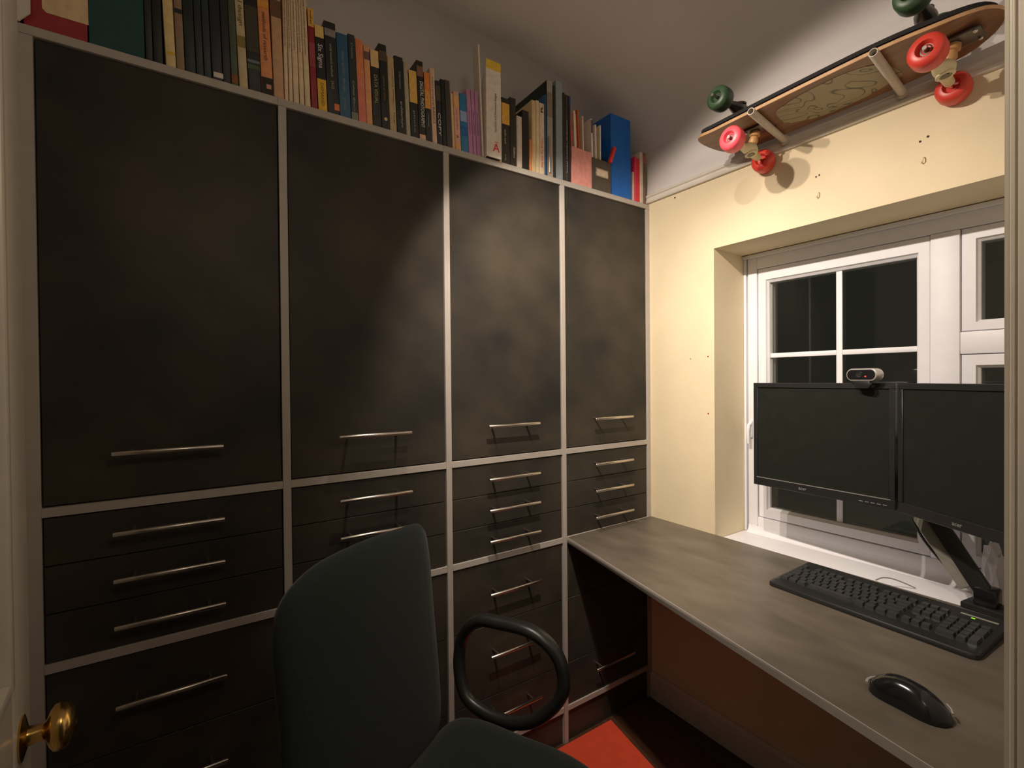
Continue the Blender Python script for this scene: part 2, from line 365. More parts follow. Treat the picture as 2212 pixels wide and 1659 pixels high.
# ------------------------------------------------------------------ fitted cupboards
T0, T1, M0, M1, D0, D1, P0, P1 = 1.8504, 1.8684, .9442, .9622, .6450, .6629, .0683, .0863
BL = [-1.7215, -1.2859, -.8578, -.4265]; AR = [-1.3040, -.8757, -.4446, -.0186]
def handle(parent, y, z):
    mb = MB(); x = .0335
    mb.lathe((x, y - .094, z), (0, 1, 0), [(0, .0042), (.0012, .0052), (.1868, .0052), (.188, .0042)], 14)
    for s in (-.064, .064): mb.tube([(-.004, y + s, z), (x, y + s, z)], .0036, 10)
    return obj('handle', mb, M['steel'], parent, smooth=True)
names = ['dark cupboard column nearest the door, widest in view, with a long steel bar handle',
         'second dark cupboard column from the door, mostly behind the office chair',
         'third dark cupboard column, its lower drawers seen through the chair armrest',
         'dark cupboard column in the corner beside the cream wall, its drawers above the desk end']
for i in range(4):
    a, b = BL[i], AR[i]; pl = a - .0180 - (.003 if i == 0 else 0)
    cab = thing('tall_cupboard', names[i], 'cupboard', (-.14, (a + b) / 2, FZ), 'dark fitted cupboards with grey edges')
    e = .0003
    obj('side_panel', MB().box(XW + .001, 0, pl + e, a, FZ, T0), M['edge'], cab, bevel=.0006, seg=1)
    right_end = b if i < 3 else -.0006
    if i == 3: obj('side_panel', MB().box(XW + .001, 0, b, right_end, FZ, T0), M['edge'], cab, bevel=.0006, seg=1)
    obj('top_panel', MB().box(XW + .001, 0, pl + e, right_end, T0 + e, T1), M['edge'], cab, bevel=.0006, seg=1)
    obj('shelf', MB().box(XW + .02, -.0002, a, b, M0, M1), M['edge'], cab, bevel=.0006, seg=1)
    obj('shelf', MB().box(XW + .02, -.0002, a, b, D0, D1), M['edge'], cab, bevel=.0006, seg=1)
    obj('shelf', MB().box(XW + .02, -.0002, a, b, P0, P1), M['edge'], cab, bevel=.0006, seg=1)
    obj('back_panel', MB().box(XW + .002, XW + .008, a, b, P1, T0), M['lam'], cab)
    obj('kick_panel', MB().box(-.026, -.010, a + .0005, b - .0005, FZ, P0 - .0005), M['lam'], cab)
    yc = (a + b) / 2 - .007; g = .0022
    d = obj('door', MB().box(-.022, -.0045, a + g, b - g, M1 + .003, T0 - .003), M['lam'], cab, bevel=.0008, seg=1)
    handle(d, yc, 1.0600)
    for z0, z1, hz_ in ((D1 + .0015, .7562, .7165), (.7582, .8482, .8090), (.8502, M0 - .0028, .9015),
                       (P1 + .0015, .2290, .1885), (.2310, .4502, .3730), (.4522, D0 - .0028, .5585)):
        d = obj('drawer_front', MB().box(-.022, -.0045, a + g, b - g, z0, z1), M['lam'], cab, bevel=.0008, seg=1)
        if i == 3 and hz_ in (.3730, .5585): continue
        handle(d, yc, hz_)

# ------------------------------------------------------------------ desk
def fy(x): return -.4262 - .2158 * x
desk = thing('desk', 'long dark worktop desk with grey edge under the window', 'desk', (.58, -.25, FZ))
X0, X1 = .0006, XR - .002
obj('worktop', MB().prism([(X0, fy(X0), D0), (X1, fy(X1), D0), (X1, -.0006, D0), (X0, -.0006, D0)], (0, 0, D1 - D0)), M['top'], desk)
obj('front_edging', MB().prism([(X0, fy(X0) - .0016, D0 - .0002), (X1, fy(X1) - .0016, D0 - .0002), (X1, fy(X1) - .0001, D0 - .0002), (X0, fy(X0) - .0001, D0 - .0002)], (0, 0, D1 - D0 + .0004)), M['edge'], desk, bevel=.0005, seg=1)
obj('batten', MB().box(.02, 1.10, -.022, -.0008, D0 - .04, D0 - .0003), M['edge'], desk)
obj('end_panel', MB().box(1.125, 1.143, -.60, -.03, FZ, D0 - .0003), M['lam'], desk)

# ------------------------------------------------------------------ monitors
def monitor(label, bl, ang, w, h, name_at):
    u = Vector((math.cos(ang), math.sin(ang), 0)); n = Vector((math.sin(ang), -math.cos(ang), 0)); k = Vector((0, 0, 1)); o = Vector(bl)
    r = thing('computer_monitor', label, 'monitor', o + u * w / 2, 'pair of black monitors on the desk')
    def B(x0, x1, d0, d1, z0, z1):
        mb = MB().box(x0, x1, d0, d1, z0, z1); return mb.xf(frame_mtx(o, u, -n))    # local y goes back
    obj('casing', B(.001, w - .001, .006, .040, .001, h - .001), M['black'], r, bevel=.006)
    bz, bt, bb = .014, .015, .026
    mb = MB()
    for q in ((0, w, 0, bb), (0, w, h - bt, h), (0, bz, bb, h - bt), (w - bz, w, bb, h - bt)): mb.box(q[0], q[1], 0, .012, q[2], q[3])
    mb.xf(frame_mtx(o, u, -n)); bez = obj('bezel', mb, M['black'], r, bevel=.0012, seg=1)
    obj('screen', B(bz - .001, w - bz + .001, .0035, .0065, bb - .001, h - bt + .001), M['screen'], r)
    obj('bevel_highlight', B(bz - .004, w - bz + .004, -.0006, .0012, bb - .0018, bb), M['truckdark'] if name_at > .9 else M['silver'], bez)  # bezel edge line, its bevel highlight put into the strip colour
    for i in range(5):
        obj('button', B(w - .080 + i * .0135, w - .071 + i * .0135, -.0012, .001, .0085, .0100), M['silver'], bez)
    T = frame_mtx(o + u * (w * .40) + k * (bb * .50) + n * .0004, u, k)
    text('brand_lettering', 'acer', .013, M['silver'], bez, T)
    text('corner_lettering', 'LED', .0075, M['silver'], bez, frame_mtx(o + u * (w - .052) + k * (h - bt * .55) + n * .0004, u, k), width=.016)
    obj('mount_boss', B(w / 2 - .06, w / 2 + .06, .040, .050, h / 2 - .06, h / 2 + .06), M['black'], r, bevel=.004)
    return o, u, n, w, h
ml = monitor('left black monitor with webcam clipped on top, square to the window', (.4078, .0034, .860), math.radians(-2.8), .3765, .3215, .4)
mr = monitor('right black monitor turned towards the room, cut by the door frame', (.7905, -.0205, .860), math.radians(-30.2), .3765, .3215, 1.0)

# monitor arm: foot, leaning strut, crossbar
arm = thing('monitor_stand', 'black monitor stand with leaning strut rising behind the two monitors', 'stand', (.945, .0, D1))
obj('foot', MB().prism([(x, y, D1 + .0004) for x, y in ((.905, -.010), (.985, -.020), (.990, -.003), (.985, .045), (.915, .050))], (0, 0, .014)), M['black'], arm, bevel=.003)
obj('column', MB().prism([(x, y, D1 + .014) for x, y in ((.926, -.006), (.966, -.008), (.968, .034), (.928, .036))], (0, 0, .040)), M['blackg'], arm, bevel=.004)
def slab(p, q, half_w, half_t, side):
    p, q = Vector(p), Vector(q); d = (q - p).normalized(); s = Vector(side).normalized(); s = (s - d * s.dot(d)).normalized(); t = d.cross(s)
    c = [s * half_w + t * half_t, -s * half_w + t * half_t, -s * half_w - t * half_t, s * half_w - t * half_t]
    return MB().prism([p + v for v in c], q - p)
A_, B_ = (.948, .014, D1 + .030), (.720, .078, 1.040)
obj('strut', slab(A_, B_, .0165, .012, (1, 0, 0)), M['black'], arm, bevel=.003)
obj('strut_cover', slab((.908, .028, D1 + .036), (.672, .094, 1.040), .0130, .008, (1, 0, 0)), M['armgrey'], arm, bevel=.003)
obj('crossbar', MB().tube([(.60, .054 + .0, 1.02), (.72, .080, 1.03), (.84, .064, 1.03), (.985, -.061, 1.02)], .0085, 12), M['black'], arm, smooth=True)
# two cables hanging from the monitors
def cable(name, label, pts, r, mt):
    P = [Vector(p) for p in pts]; out = []
    for i in range(len(P) - 1):
        p0, p1, p2, p3 = P[max(i - 1, 0)], P[i], P[i + 1], P[min(i + 2, len(P) - 1)]
        for k in range(6):
            t = k / 6; out.append(.5 * ((2 * p1) + (p2 - p0) * t + (2 * p0 - 5 * p1 + 4 * p2 - p3) * t * t + (3 * p1 - p0 - 3 * p2 + p3) * t ** 3))
    out.append(P[-1])
    return tag(obj(name, MB().tube(out, r, 8), mt, smooth=True), label, 'cable')
cable('monitor_cable', 'outer left black cable hanging down from behind the monitors to the sill', [(.735, .150, .895), (.7506, .150, .847), (.764, .150, .823), (.795, .150, .758), (.843, .150, .699), (.886, .150, .665)], .0036, M['black'])
cable('monitor_cable', 'shorter inner black cable tucked against the grey monitor stand cover', [(.756, .128, .885), (.768, .128, .849), (.788, .128, .806), (.830, .128, .738), (.870, .128, .698)], .0034, M['black'])
cable('keyboard_cable', 'thin grey keyboard cable end looping over the white sill', [(.738, -.002, D1 + .0035), (.750, .014, D1 + .010), (.768, .040, D1 + .004), (.80, .070, .6495)], .0016, M['armgrey'])

# crumpled bag on the sill behind the stand
bm = bmesh.new(); bmesh.ops.create_icosphere(bm, subdivisions=3, radius=1)
mb = MB()
for v in bm.verts:
    q = v.co; k = 1 + .25 * math.sin(q.x * 7 + q.z * 3) * math.cos(q.y * 6 + q.z * 5) + random.uniform(-.10, .10)
    v.co = Vector((q.x * .021 * k, q.y * .016 * k, max(q.z, -.9) * .066 * k))
lo = min(v.co.z for v in bm.verts)
mb.add([v.co + Vector((.930, .150, .6476 - lo)) for v in bm.verts], [tuple(v.index for v in f.verts) for f in bm.faces]); bm.free()
tag(obj('crumpled_bag', mb, M['upvc']), 'small crumpled pale bag on the sill behind the monitor stand', 'bag')

# webcam
wc = thing('webcam', 'silver pill shaped webcam with red light on the left monitor', 'webcam', (.717, -.03, 1.1815))
wu = Vector((math.cos(-.30), math.sin(-.30), 0)); wn = Vector((math.sin(-.30), -math.cos(-.30), 0)); wo = Vector((.7165, -.026, 1.2035))
def pill(w, h, d0, d1, n=10):
    P = roundrect(w, h, h / 2 - .0001, n); return MB().prism([wo + wu * x + Vector((0, 0, 1)) * z + wn * d0 for x, z in P], wn * (d1 - d0))
obj('body', pill(.082, .033, -.022, .004), M['silver'], wc, bevel=.0025)
obj('face_panel', pill(.074, .0255, .0030, .0046), M['blackg'], wc)
obj('lens', MB().lathe(wo + wn * .004 - wu * .004, wn, [(0, .0085), (.0022, .0085), (.0022, .0065), (.0012, .0030), (.0030, .0012)], 20), M['black'], wc, smooth=True)
obj('indicator_light', MB().lathe(wo + wn * .0044 + wu * .0125 - Vector((0, 0, .0045)), wn, [(0, .0016), (.0008, .0016)], 10), M['led_r'], wc)
obj('clip', MB().prism([wo + wu * x + wn * -.002 + Vector((0, 0, z)) for x, z in ((-.022, -.0165), (.022, -.0165), (.026, -.026), (.020, -.036), (-.010, -.036), (-.016, -.026))], wn * -.004 + wn * .012), M['black'], wc, bevel=.002)
obj('hinge_leg', MB().prism([wo + wu * x + wn * -.020 + Vector((0, 0, z)) for x, z in ((-.015, -.016), (.030, -.016), (.012, -.0215), (-.010, -.0215))], wn * .014), M['silver'], wc, bevel=.001)

# ------------------------------------------------------------------ keyboard
th = math.radians(-2.4)
kb = thing('computer_keyboard', 'black full size keyboard lying at the back of the desk', 'keyboard', (.7935, -.162, D1 + .0004), rot=(0, 0, th))
KW, KD = .404, .199
body = [(-KD / 2, 0), (-KD / 2, .006), (-KD / 2 + .004, .010), (-KD / 2 + .026, .013), (-KD / 2 + .034, .0125), (KD / 2 - .012, .019), (KD / 2 - .003, .020), (KD / 2, .016), (KD / 2, 0)]
mb = MB(); rows = []
for x, ins in ((-KW / 2, .012), (-KW / 2 + .004, .004), (-KW / 2 + .012, 0), (KW / 2 - .012, 0), (KW / 2 - .004, .004), (KW / 2, .012)):
    rows.append([(x, max(-KD / 2 + ins, min(KD / 2 - ins, y)), z * (.85 if ins > .01 else 1)) for y, z in body])
nb = len(body); vs = [p for r in rows for p in r]; fs = []
for i in range(len(rows) - 1):
    for j in range(nb): fs.append((i * nb + j, i * nb + (j + 1) % nb, (i + 1) * nb + (j + 1) % nb, (i + 1) * nb + j))
fs += [tuple(range(nb)), tuple((len(rows) - 1) * nb + j for j in range(nb))]
mb.add(vs, fs)
kbody = obj('body', mb, M['black'], kb, smooth=True, local=True, angle=35)
kmb = MB()
kmb.add([(-.5, -.5, 0), (.5, -.5, 0), (.5, .5, 0), (-.5, .5, 0), (-.42, -.40, 1), (.42, -.40, 1), (.42, .46, 1), (-.42, .46, 1)],
        [(3, 2, 1, 0), (4, 5, 6, 7), (0, 1, 5, 4), (1, 2, 6, 5), (2, 3, 7, 6), (3, 0, 4, 7)])
keyme = None
p_ = .384 / 22.6; dp = .0188
def key(ux, uw, row, hr=1.0):
    """ux,uw in key units from the left, row 0 = space row"""
    global keyme
    x = -KW / 2 + .010 + (ux + uw / 2) * p_; y = -KD / 2 + .038 + (row + hr / 2) * dp; z = .0125 + .0065 * ((y + KD / 2 - .034) / (KD - .046))
    if keyme is None:
        k = obj('key', kmb, M['key'], kb, local=True); keyme = k.data
    else:
        k = bpy.data.objects.new('key', keyme); COL.objects.link(k); k.parent = kb
    k.location = (x, y, z - .001); k.scale = ((uw - .13) * p_, (hr - .14) * dp, .0078); k.rotation_euler = (math.radians(2.4), 0, 0)
def rowkeys(ws, row, x0=0):
    x = x0
    for w in ws:
        if w > 0: key(x, w, row)
        x += abs(w)
rowkeys([1.25, 1.25, 1.25, 6.25, 1.25, 1.25, 1.25, 1.25], 0)
rowkeys([1.25, 1] + [1] * 10 + [2.75], 1)
rowkeys([1.75] + [1] * 11 + [2.25], 2)
rowkeys([1.5] + [1] * 12 + [1.5], 3)
rowkeys([1] * 13 + [2], 4)
rowkeys([1, -1, 1, 1, 1, 1, -.5, 1, 1, 1, 1, -.5, 1, 1, 1, 1], 5.35)
for r in (4, 3): rowkeys([1, 1, 1], r, 15.3)
rowkeys([1, 1, 1], 5.35, 15.3)
key(16.3, 1, 1); rowkeys([1, 1, 1], 0, 15.3)
rowkeys([2, 1], 0, 18.6)
for r in (1, 2, 3): rowkeys([1, 1, 1], r, 18.6)
rowkeys([1, 1, 1, 1], 4, 18.6)
key(21.6, 1, 0, 2); key(21.6, 1, 2, 2)
obj('light_strip', MB().box(KW / 2 - .072, KW / 2 - .012, KD / 2 - .030, KD / 2 - .022, .0175, .0186), M['armgrey'], kb, local=True)
obj('indicator_light', MB().box(KW / 2 - .052, KW / 2 - .046, KD / 2 - .0385, KD / 2 - .0345, .0172, .0182), M['led_g'], kb, local=True)

# ------------------------------------------------------------------ mouse
ms = thing('computer_mouse', 'black computer mouse with silver nose on the right of the desk', 'mouse', (.962, -.520, D1 + .0004), rot=(0, 0, math.radians(-8)))
L_, Wm, Hm = .114, .064, .038
vs = []; nu, nv = 22, 14
def mouse_pt(t, a):
    s = max(0.0, 1 - abs(2 * t - 1) ** 2.6) ** .5
    w = Wm / 2 * s * (.92 + .08 * math.cos(2 * math.pi * t)); h = Hm * s * (.72 + .35 * math.sin(math.pi * min(1, t * .85 + .12)))
    return (-L_ / 2 + L_ * t, w * math.cos(a), max(0, h * math.sin(a) ** .8 if math.sin(a) > 0 else 0))
mb = MB(); P = [[mouse_pt(i / nu, math.pi * j / nv) for j in range(nv + 1)] for i in range(nu + 1)]
vs = [p for r in P for p in r]
fs = [(i * (nv + 1) + j, i * (nv + 1) + j + 1, (i + 1) * (nv + 1) + j + 1, (i + 1) * (nv + 1) + j) for i in range(nu) for j in range(nv)]
fs += [(i * (nv + 1), (i + 1) * (nv + 1), (i + 1) * (nv + 1) + nv, i * (nv + 1) + nv) for i in range(nu)]
mb.add(vs, fs); obj('body', mb, M['blackg'], ms, smooth=True, local=True, angle=60)
obj('scroll_wheel', MB().lathe((-.030, -.0035, .0250), (0, 1, 0), [(0, .0075), (.0005, .0085), (.0065, .0085), (.007, .0075)], 18), M['armgrey'], ms, smooth=True, local=True)
obj('nose_trim', MB().tube([(-.0545, -.016, .010), (-.0575, -.006, .011), (-.0575, .006, .011), (-.0545, .016, .010)], .0026, 8), M['silver'], ms, smooth=True, local=True)
obj('tail_highlight', MB().tube([(.040, .0235, .018), (.047, .0195, .016), (.052, .013, .013)], .0016, 8), M['silver'], ms, smooth=True, local=True)  # highlight on the tail end, put in as a silver strip

# ------------------------------------------------------------------ orange card on the floor
tag(obj('orange_folder', MB().prism([(.006, -.232, FZ + .0005), (.004, -.60, FZ + .0005), (.52, -.69, FZ + .0005), (.52, -.330, FZ + .0005)], (0, 0, .004)), M['orange'], bevel=.001, seg=1),
    'bright orange card folder lying on the floor beside the cupboards', 'folder')

# ------------------------------------------------------------------ office chair
ff = Vector((.88, .47, 0)).normalized(); fs_ = Vector((.42, -.91, 0)).normalized(); K = Vector((0, 0, 1))
chair = thing('office_chair', 'dark green office chair with black loop armrests in front of the cupboards', 'chair', (.47, -1.14, FZ))
def smooth_closed(P, n=6):
    out = []; k = len(P)
    for i in range(k):
        p0, p1, p2, p3 = [Vector(P[(i + j - 1) % k]) for j in range(4)]
        for q in range(n):
            t = q / n; out.append(.5 * ((2 * p1) + (p2 - p0) * t + (2 * p0 - 5 * p1 + 4 * p2 - p3) * t * t + (3 * p1 - p0 - 3 * p2 + p3) * t ** 3))
    return out
def cushion(outline, mapf, tf, tb, cen):
    """soft pad from a closed 2-D outline; front dome tf, back dome tb"""
    O = smooth_closed([(u, v, 0) for u, v in outline], 5); n = len(O); c = Vector((*cen, 0))
    prof = [(0.35, 1.0), (.62, .97), (.82, .86), (.93, .64), (.985, .34), (1.0, 0.0)]
    vs = [mapf(c.x, c.y, tf)]; rings = [(s, tf * h) for s, h in prof] + [(s, -tb * h) for s, h in prof[::-1][1:]]
    for s, w in rings:
        for p in O:
            q = c + (p - c) * s; vs.append(mapf(q.x, q.y, w))
    vs.append(mapf(c.x, c.y, -tb)); fs = []
    for j in range(n): fs.append((0, 1 + j, 1 + (j + 1) % n))
    for r in range(len(rings) - 1):
        for j in range(n):
            a = 1 + r * n; b = a + n; fs.append((a + j, b + j, b + (j + 1) % n, a + (j + 1) % n))
    a = 1 + (len(rings) - 1) * n
    for j in range(n): fs.append((a + j, len(vs) - 1, a + (j + 1) % n))
    return MB().add(vs, fs)
bp0 = Vector((.27, -1.05, 0)); bn = Vector((.91, .42, 0)).normalized()
def mback(u, v, w):
    lean = (.62 - v) * .15
    return bp0 + fs_ * u + K * v + bn * (w - .012 + lean - .32 * (u - .15) ** 2 + .05 * 0)
backo = [(-.036, .862), (.035, .875), (.13, .878), (.225, .871), (.285, .851), (.325, .815), (.341, .75), (.342, .64), (.345, .53), (.335, .45), (.28, .408), (.16, .396), (.04, .406), (-.016, .44), (-.032, .53), (-.042, .68), (-.050, .80)]
back = obj('backrest', cushion(backo, mback, .020, .030, (.15, .64)), M['fabric'], chair, smooth=True, angle=80)
so = Vector((.262, -.99, 0)); sn = Vector((ff.y, -ff.x, 0))
def mseat(u, v, w):
    return so + ff * u + sn * v + K * (.405 + w + .018 * ((v - .22) / .22) ** 2 - (.030 * max(0, (u - .32) / .12) ** 2))
seato = [(.0, .02), (.06, -.012), (.16, -.012), (.27, -.010), (.35, .012), (.40, .06), (.425, .14), (.43, .22), (.425, .30), (.40, .38), (.35, .43), (.27, .452), (.16, .455), (.06, .455), (.0, .42), (-.012, .30), (-.012, .14)]
obj('seat', cushion(seato, mseat, .030, .030, (.21, .22)), M['fabric'], chair, smooth=True, angle=80)
obj('seat_pan', cushion([(u * .94 + .012, v * .94 + .013) for u, v in seato], lambda u, v, w: mseat(u, v, w - .034), .004, .016, (.21, .22)), M['chairplastic'], chair, smooth=True)
ap = Vector((.27, -.93, 0))
ring = [(-.068, .52), (-.058, .575), (-.015, .618), (.05, .626), (.12, .626), (.168, .607), (.198, .570), (.205, .52), (.180, .475), (.13, .435), (.06, .418), (-.02, .43), (-.055, .465)]
def armloop(base, sgn):
    P = smooth_closed([(u, z, 0) for u, z in ring], 5); pts = []; rad = []
    for p in P:
        bulge = .028 * math.sin(max(0, min(1, (p.y - .42) / .2)) * math.pi * .5)
        pts.append(base + ff * p.x + K * p.y - sn * (bulge * sgn))
        k = max(0, min(1, (p.y - .54) / .08)); rad.append((.0155 + .005 * k, .0145))
    return MB().tube(pts, rad, 14, closed=True, ry=sn)
obj('armrest', armloop(ap, 1), M['chairplastic'], chair, smooth=True, angle=80)
obj('armrest', armloop(ap + sn * .50, -1), M['chairplastic'], chair, smooth=True, angle=80)
cen = so + ff * .21 + sn * .22
obj('arm_bracket', MB().tube([ap + ff * .07 + K * .405, ap + ff * .07 + sn * .10 + K * .352, cen + K * .350], .012, 10), M['chairplastic'], chair, smooth=True)
obj('arm_bracket', MB().tube([ap + sn * .50 + ff * .07 + K * .405, ap + sn * .40 + ff * .07 + K * .352, cen + K * .350], .012, 10), M['chairplastic'], chair, smooth=True)
obj('back_bracket', MB().tube([mback(.15, .60, -.030), mback(.15, .45, -.055), mback(.15, .37, -.05), cen - ff * .10 + K * .350, cen + K * .350], (.014), 10), M['chairplastic'], chair, smooth=True)
obj('column', MB().lathe(cen + K * (FZ + .075), (0, 0, 1), [(0, .028), (.16, .028), (.161, .016), (.29, .016), (.292, .045), (.305, .055)], 20), M['chairplastic'], chair, smooth=True)
for k in range(5):
    a = k * 2 * math.pi / 5 + .3; dv = Vector((math.cos(a), math.sin(a), 0))
    leg = obj('base_leg', MB().tube([cen + K * (FZ + .10), cen + dv * .14 + K * (FZ + .092), cen + dv * .27 + K * (FZ + .068)], [.022, .019, .014], 10), M['chairplastic'], chair, smooth=True)
    sd = Vector((-dv.y, dv.x, 0))
    obj('caster', MB().lathe(cen + dv * .27 + K * (FZ + .0252) - sd * .02, sd, [(0, .022), (.003, .0252), (.017, .0252), (.0175, .012), (.0225, .012), (.023, .0252), (.037, .0252), (.04, .022)], 18), M['chairplastic'], leg, smooth=True)

# ------------------------------------------------------------------ skateboards on two wall pegs
for i, (xa, xb, lb) in enumerate(((.5157, .5470, 'left grey tube peg holding the skateboards on the wall'), (.7990, .8200, 'right grey tube peg holding the skateboards on the wall'))):
    pg = thing('wall_peg', lb, 'peg', (xa, -.001, 1.8995), 'tube pegs under the skateboards')
    a, b = Vector((xa, -.0135, 1.8995)), Vector((xb, -.250, 1.8995)); d = (b - a).normalized()
    Lb = (b - a).length
    obj('tube', MB().lathe(a, d, [(0, .0095), (Lb - .001, .0095), (Lb, .0088), (Lb, .0072), (Lb - .02, .0072)], 22), M['tube'], pg, smooth=True, angle=40)
    obj('bore', MB().lathe(a + d * (Lb - .0195), d, [(0, .0070), (.001, .0070)], 18), M['hole'], pg)
    obj('flange', MB().lathe((xa, -.0132, 1.8995), d, [(0, .014), (.003, .014), (.005, .011)], 22), M['tube'], pg, smooth=True)
DECK = [(.338, -.128), (.341, -.165), (.352, -.196), (.375, -.214), (.42, -.220), (.53, -.2235), (.68, -.2265), (.80, -.2270), (.88, -.220), (.94, -.204), (.980, -.176), (.998, -.140), (.9985, -.115),
        (.984, -.082), (.950, -.056), (.90, -.040), (.80, -.030), (.68, -.027), (.53, -.029), (.42, -.034), (.375, -.042), (.352, -.060), (.341, -.090)]
def deck_z(x):
    e = 0
    if x < .42: e = ((.42 - x) / .08) ** 1.7 * .012
    if x > .90: e = ((x - .90) / .10) ** 1.7 * .014
    return e
def deck_mesh(z0, t, sgn, shrink=0.0):
    O = smooth_closed([(x, y, 0) for x, y in DECK], 3); n = len(O); c = Vector((.67, -.128, 0))
    vs = []; fs = []; rs = (1.0 - shrink, .85, .6, .3)
    for top in (0, 1):
        for s in rs:
            for p in O:
                q = c + (p - c) * s; vs.append((q.x, q.y, z0 + top * t + sgn * deck_z(q.x)))
        vs.append((c.x, c.y, z0 + top * t))
    m_ = len(rs) * n + 1
    for top in (0, 1):
        b = top * m_
        for r in range(len(rs) - 1):
            for j in range(n): fs.append((b + r * n + j, b + r * n + (j + 1) % n, b + (r + 1) * n + (j + 1) % n, b + (r + 1) * n + j))
        for j in range(n): fs.append((b + (len(rs) - 1) * n + j, b + (len(rs) - 1) * n + (j + 1) % n, b + m_ - 1))
    for j in range(n): fs.append((j, (j + 1) % n, m_ + (j + 1) % n, m_ + j))
    return MB().add(vs, fs)
def truck(parent, x, zd, sg, side, mt_wheels, hanger_mt, skew=0.0, half=.090, drop=.060):
    n0 = len(bpy.data.objects); before = set(bpy.data.objects)
    """x axle position, zd deck face, sg -1 hangs below / +1 stands above, side = +1 baseplate towards +x"""
    yc = -.128; za = zd + sg * drop; xb = x + side * .030
    t = obj('truck', MB().box(xb - .036, xb + .036, yc - .026, yc + .026, min(zd, zd + sg * .007), max(zd, zd + sg * .007)), M['truckdark'], parent, bevel=.002)
    obj('bushing', MB().lathe((xb - side * .010, yc, zd + sg * .006), (-side * .25, 0, sg), [(0, .013), (.012, .015), (.014, .010), (.026, .013), (.036, .009)], 18), M['bush'], t, smooth=True)
    for bx in (-.028, .028):
        for by in (-.019, .019): 
            obj('bolt', MB().lathe((xb + bx, yc + by, zd + sg * .006), (0, 0, sg), [(0, .0045), (.004, .0045), (.005, .003)], 6), M['steel'], t)
    hg = MB().tube([(x, yc - .066, za), (x, yc - .035, za), (x + side * .003, yc - .015, za - sg * .003), (x + side * .004, yc, za - sg * .005), (x + side * .003, yc + .015, za - sg * .003), (x, yc + .035, za), (x, yc + .066, za)],
                   [(.010, .009), (.011, .011), (.018, .015), (.021, .016), (.018, .015), (.011, .011), (.010, .009)], 14, ry=(1, 0, 0))
    obj('hanger', hg, hanger_mt, t, smooth=True, angle=60)
    obj('hanger_ring', MB().lathe((x + side * .006, yc, za + sg * .008), (side * .15, 0, sg), [(0, .017), (.004, .0175), (.005, .0155), (.0055, .011), (.002, .010), (.001, .0)], 20), hanger_mt, t, smooth=True)
    obj('kingpin_nut', MB().lathe((x + side * .006, yc, za + sg * .010), (side * .15, 0, sg), [(0, .008), (.003, .008)], 6), M['truckdark'], t)
    obj('axle', MB().tube([(x, yc - .129, za), (x, yc + .126, za)], .004, 10), M['steel'], t, smooth=True)
    for k, s in enumerate((-1, 1)):
        y = yc + s * half; R = .0325; w = .023
        pf = [(-w, .0165), (-w + .0005, .0255), (-w + .006, .0310), (-w * .45, R), (w * .45, R), (w - .006, .0310), (w - .0005, .0255), (w, .0165), (w - .010, .012), (w - .011, .0045), (-w + .011, .0045), (-w + .010, .012)]
        wv = MB(); n = 32; vs = []
        for d_, r_ in pf:
            for j in range(n):
                a = 2 * math.pi * j / n; vs.append((x + r_ * math.cos(a), y + d_, za + r_ * math.sin(a)))
        kk = len(pf)
        wv.add(vs, [(i * n + j, i * n + (j + 1) % n, ((i + 1) % kk) * n + (j + 1) % n, ((i + 1) % kk) * n + j) for i in range(kk) for j in range(n)])
        wo_ = obj('wheel', wv, mt_wheels[k], parent, smooth=True, angle=55)
        obj('bearing', MB().lathe((x, y + s * (w - .012), za), (0, s, 0), [(0, .0110), (.0018, .0110), (.002, .0085), (.0012, .0080), (.0012, .0045), (.010, .0045)], 20), M['truckdark'], wo_, smooth=True)
    if skew:          # steered truck: axle turned in the horizontal plane
        oy = root_of(parent).location.y
        for o in set(bpy.data.objects) - before:
            if o.type == 'MESH' and o.name.split('.')[0] in ('hanger', 'hanger_ring', 'axle', 'wheel', 'bearing', 'kingpin_nut'):
                for v in o.data.vertices: v.co.x += skew * (v.co.y + oy - yc)
ZD = 1.9095
sb = thing('skateboard', 'brown wooden skateboard with red and pink wheels hanging on the wall pegs', 'skateboard', (.67, -.128, ZD))
obj('deck', deck_mesh(ZD, .0095, 1), M['wood'], sb, smooth=True, angle=40)
n_ = 40
ply = MB(); O = smooth_closed([(x, y, 0) for x, y in DECK], 3); n = len(O); c = Vector((.67, -.128, 0)); vs = []
for s_, dz in ((1.0015, .0012), (1.0015, .0085)):
    for p in O:
        q = c + (p - c) * s_; vs.append((q.x, q.y, ZD + dz + deck_z(p.x)))
ply.add(vs, [(j, (j + 1) % n, n + (j + 1) % n, n + j) for j in range(n)])
obj('ply_edge', ply, M['ply'], sb, smooth=True)
gp = MB(); G = []
for i in range(40):
    a = 2 * math.pi * i / 40; u = math.cos(a); v = math.sin(a)
    G.append((.690 + .130 * math.copysign(abs(u) ** .6, u) * (1 + .04 * math.sin(5 * a)), -.125 + .074 * math.copysign(abs(v) ** .6, v) * (1 + .08 * math.sin(4 * a + 1)), ZD - .0008))
gp.prism(G, (0, 0, .0009))
obj('deck_graphic', gp, M['graphic'], sb)
truck(sb, .4715, ZD, -1, 1, (M['pink'], M['redu']), M['truck'], -.125, .1035, .0535)
truck(sb, .903, ZD, -1, 1, (M['redu'], M['redu']), M['truck'], -.05, .1035, .0535)
ZD2 = 1.9335
sb2 = thing('skateboard', 'upturned black gripped skateboard with green wheels resting on the brown skateboard', 'skateboard', (.67, -.128, ZD2 - .0095))
obj('deck', deck_mesh(ZD2 - .0095, .0095, 1, .03), M['grip'], sb2, smooth=True, angle=40)
truck(sb2, .440, ZD2, 1, 1, (M['greenu'], M['greenu']), M['truckdark'])
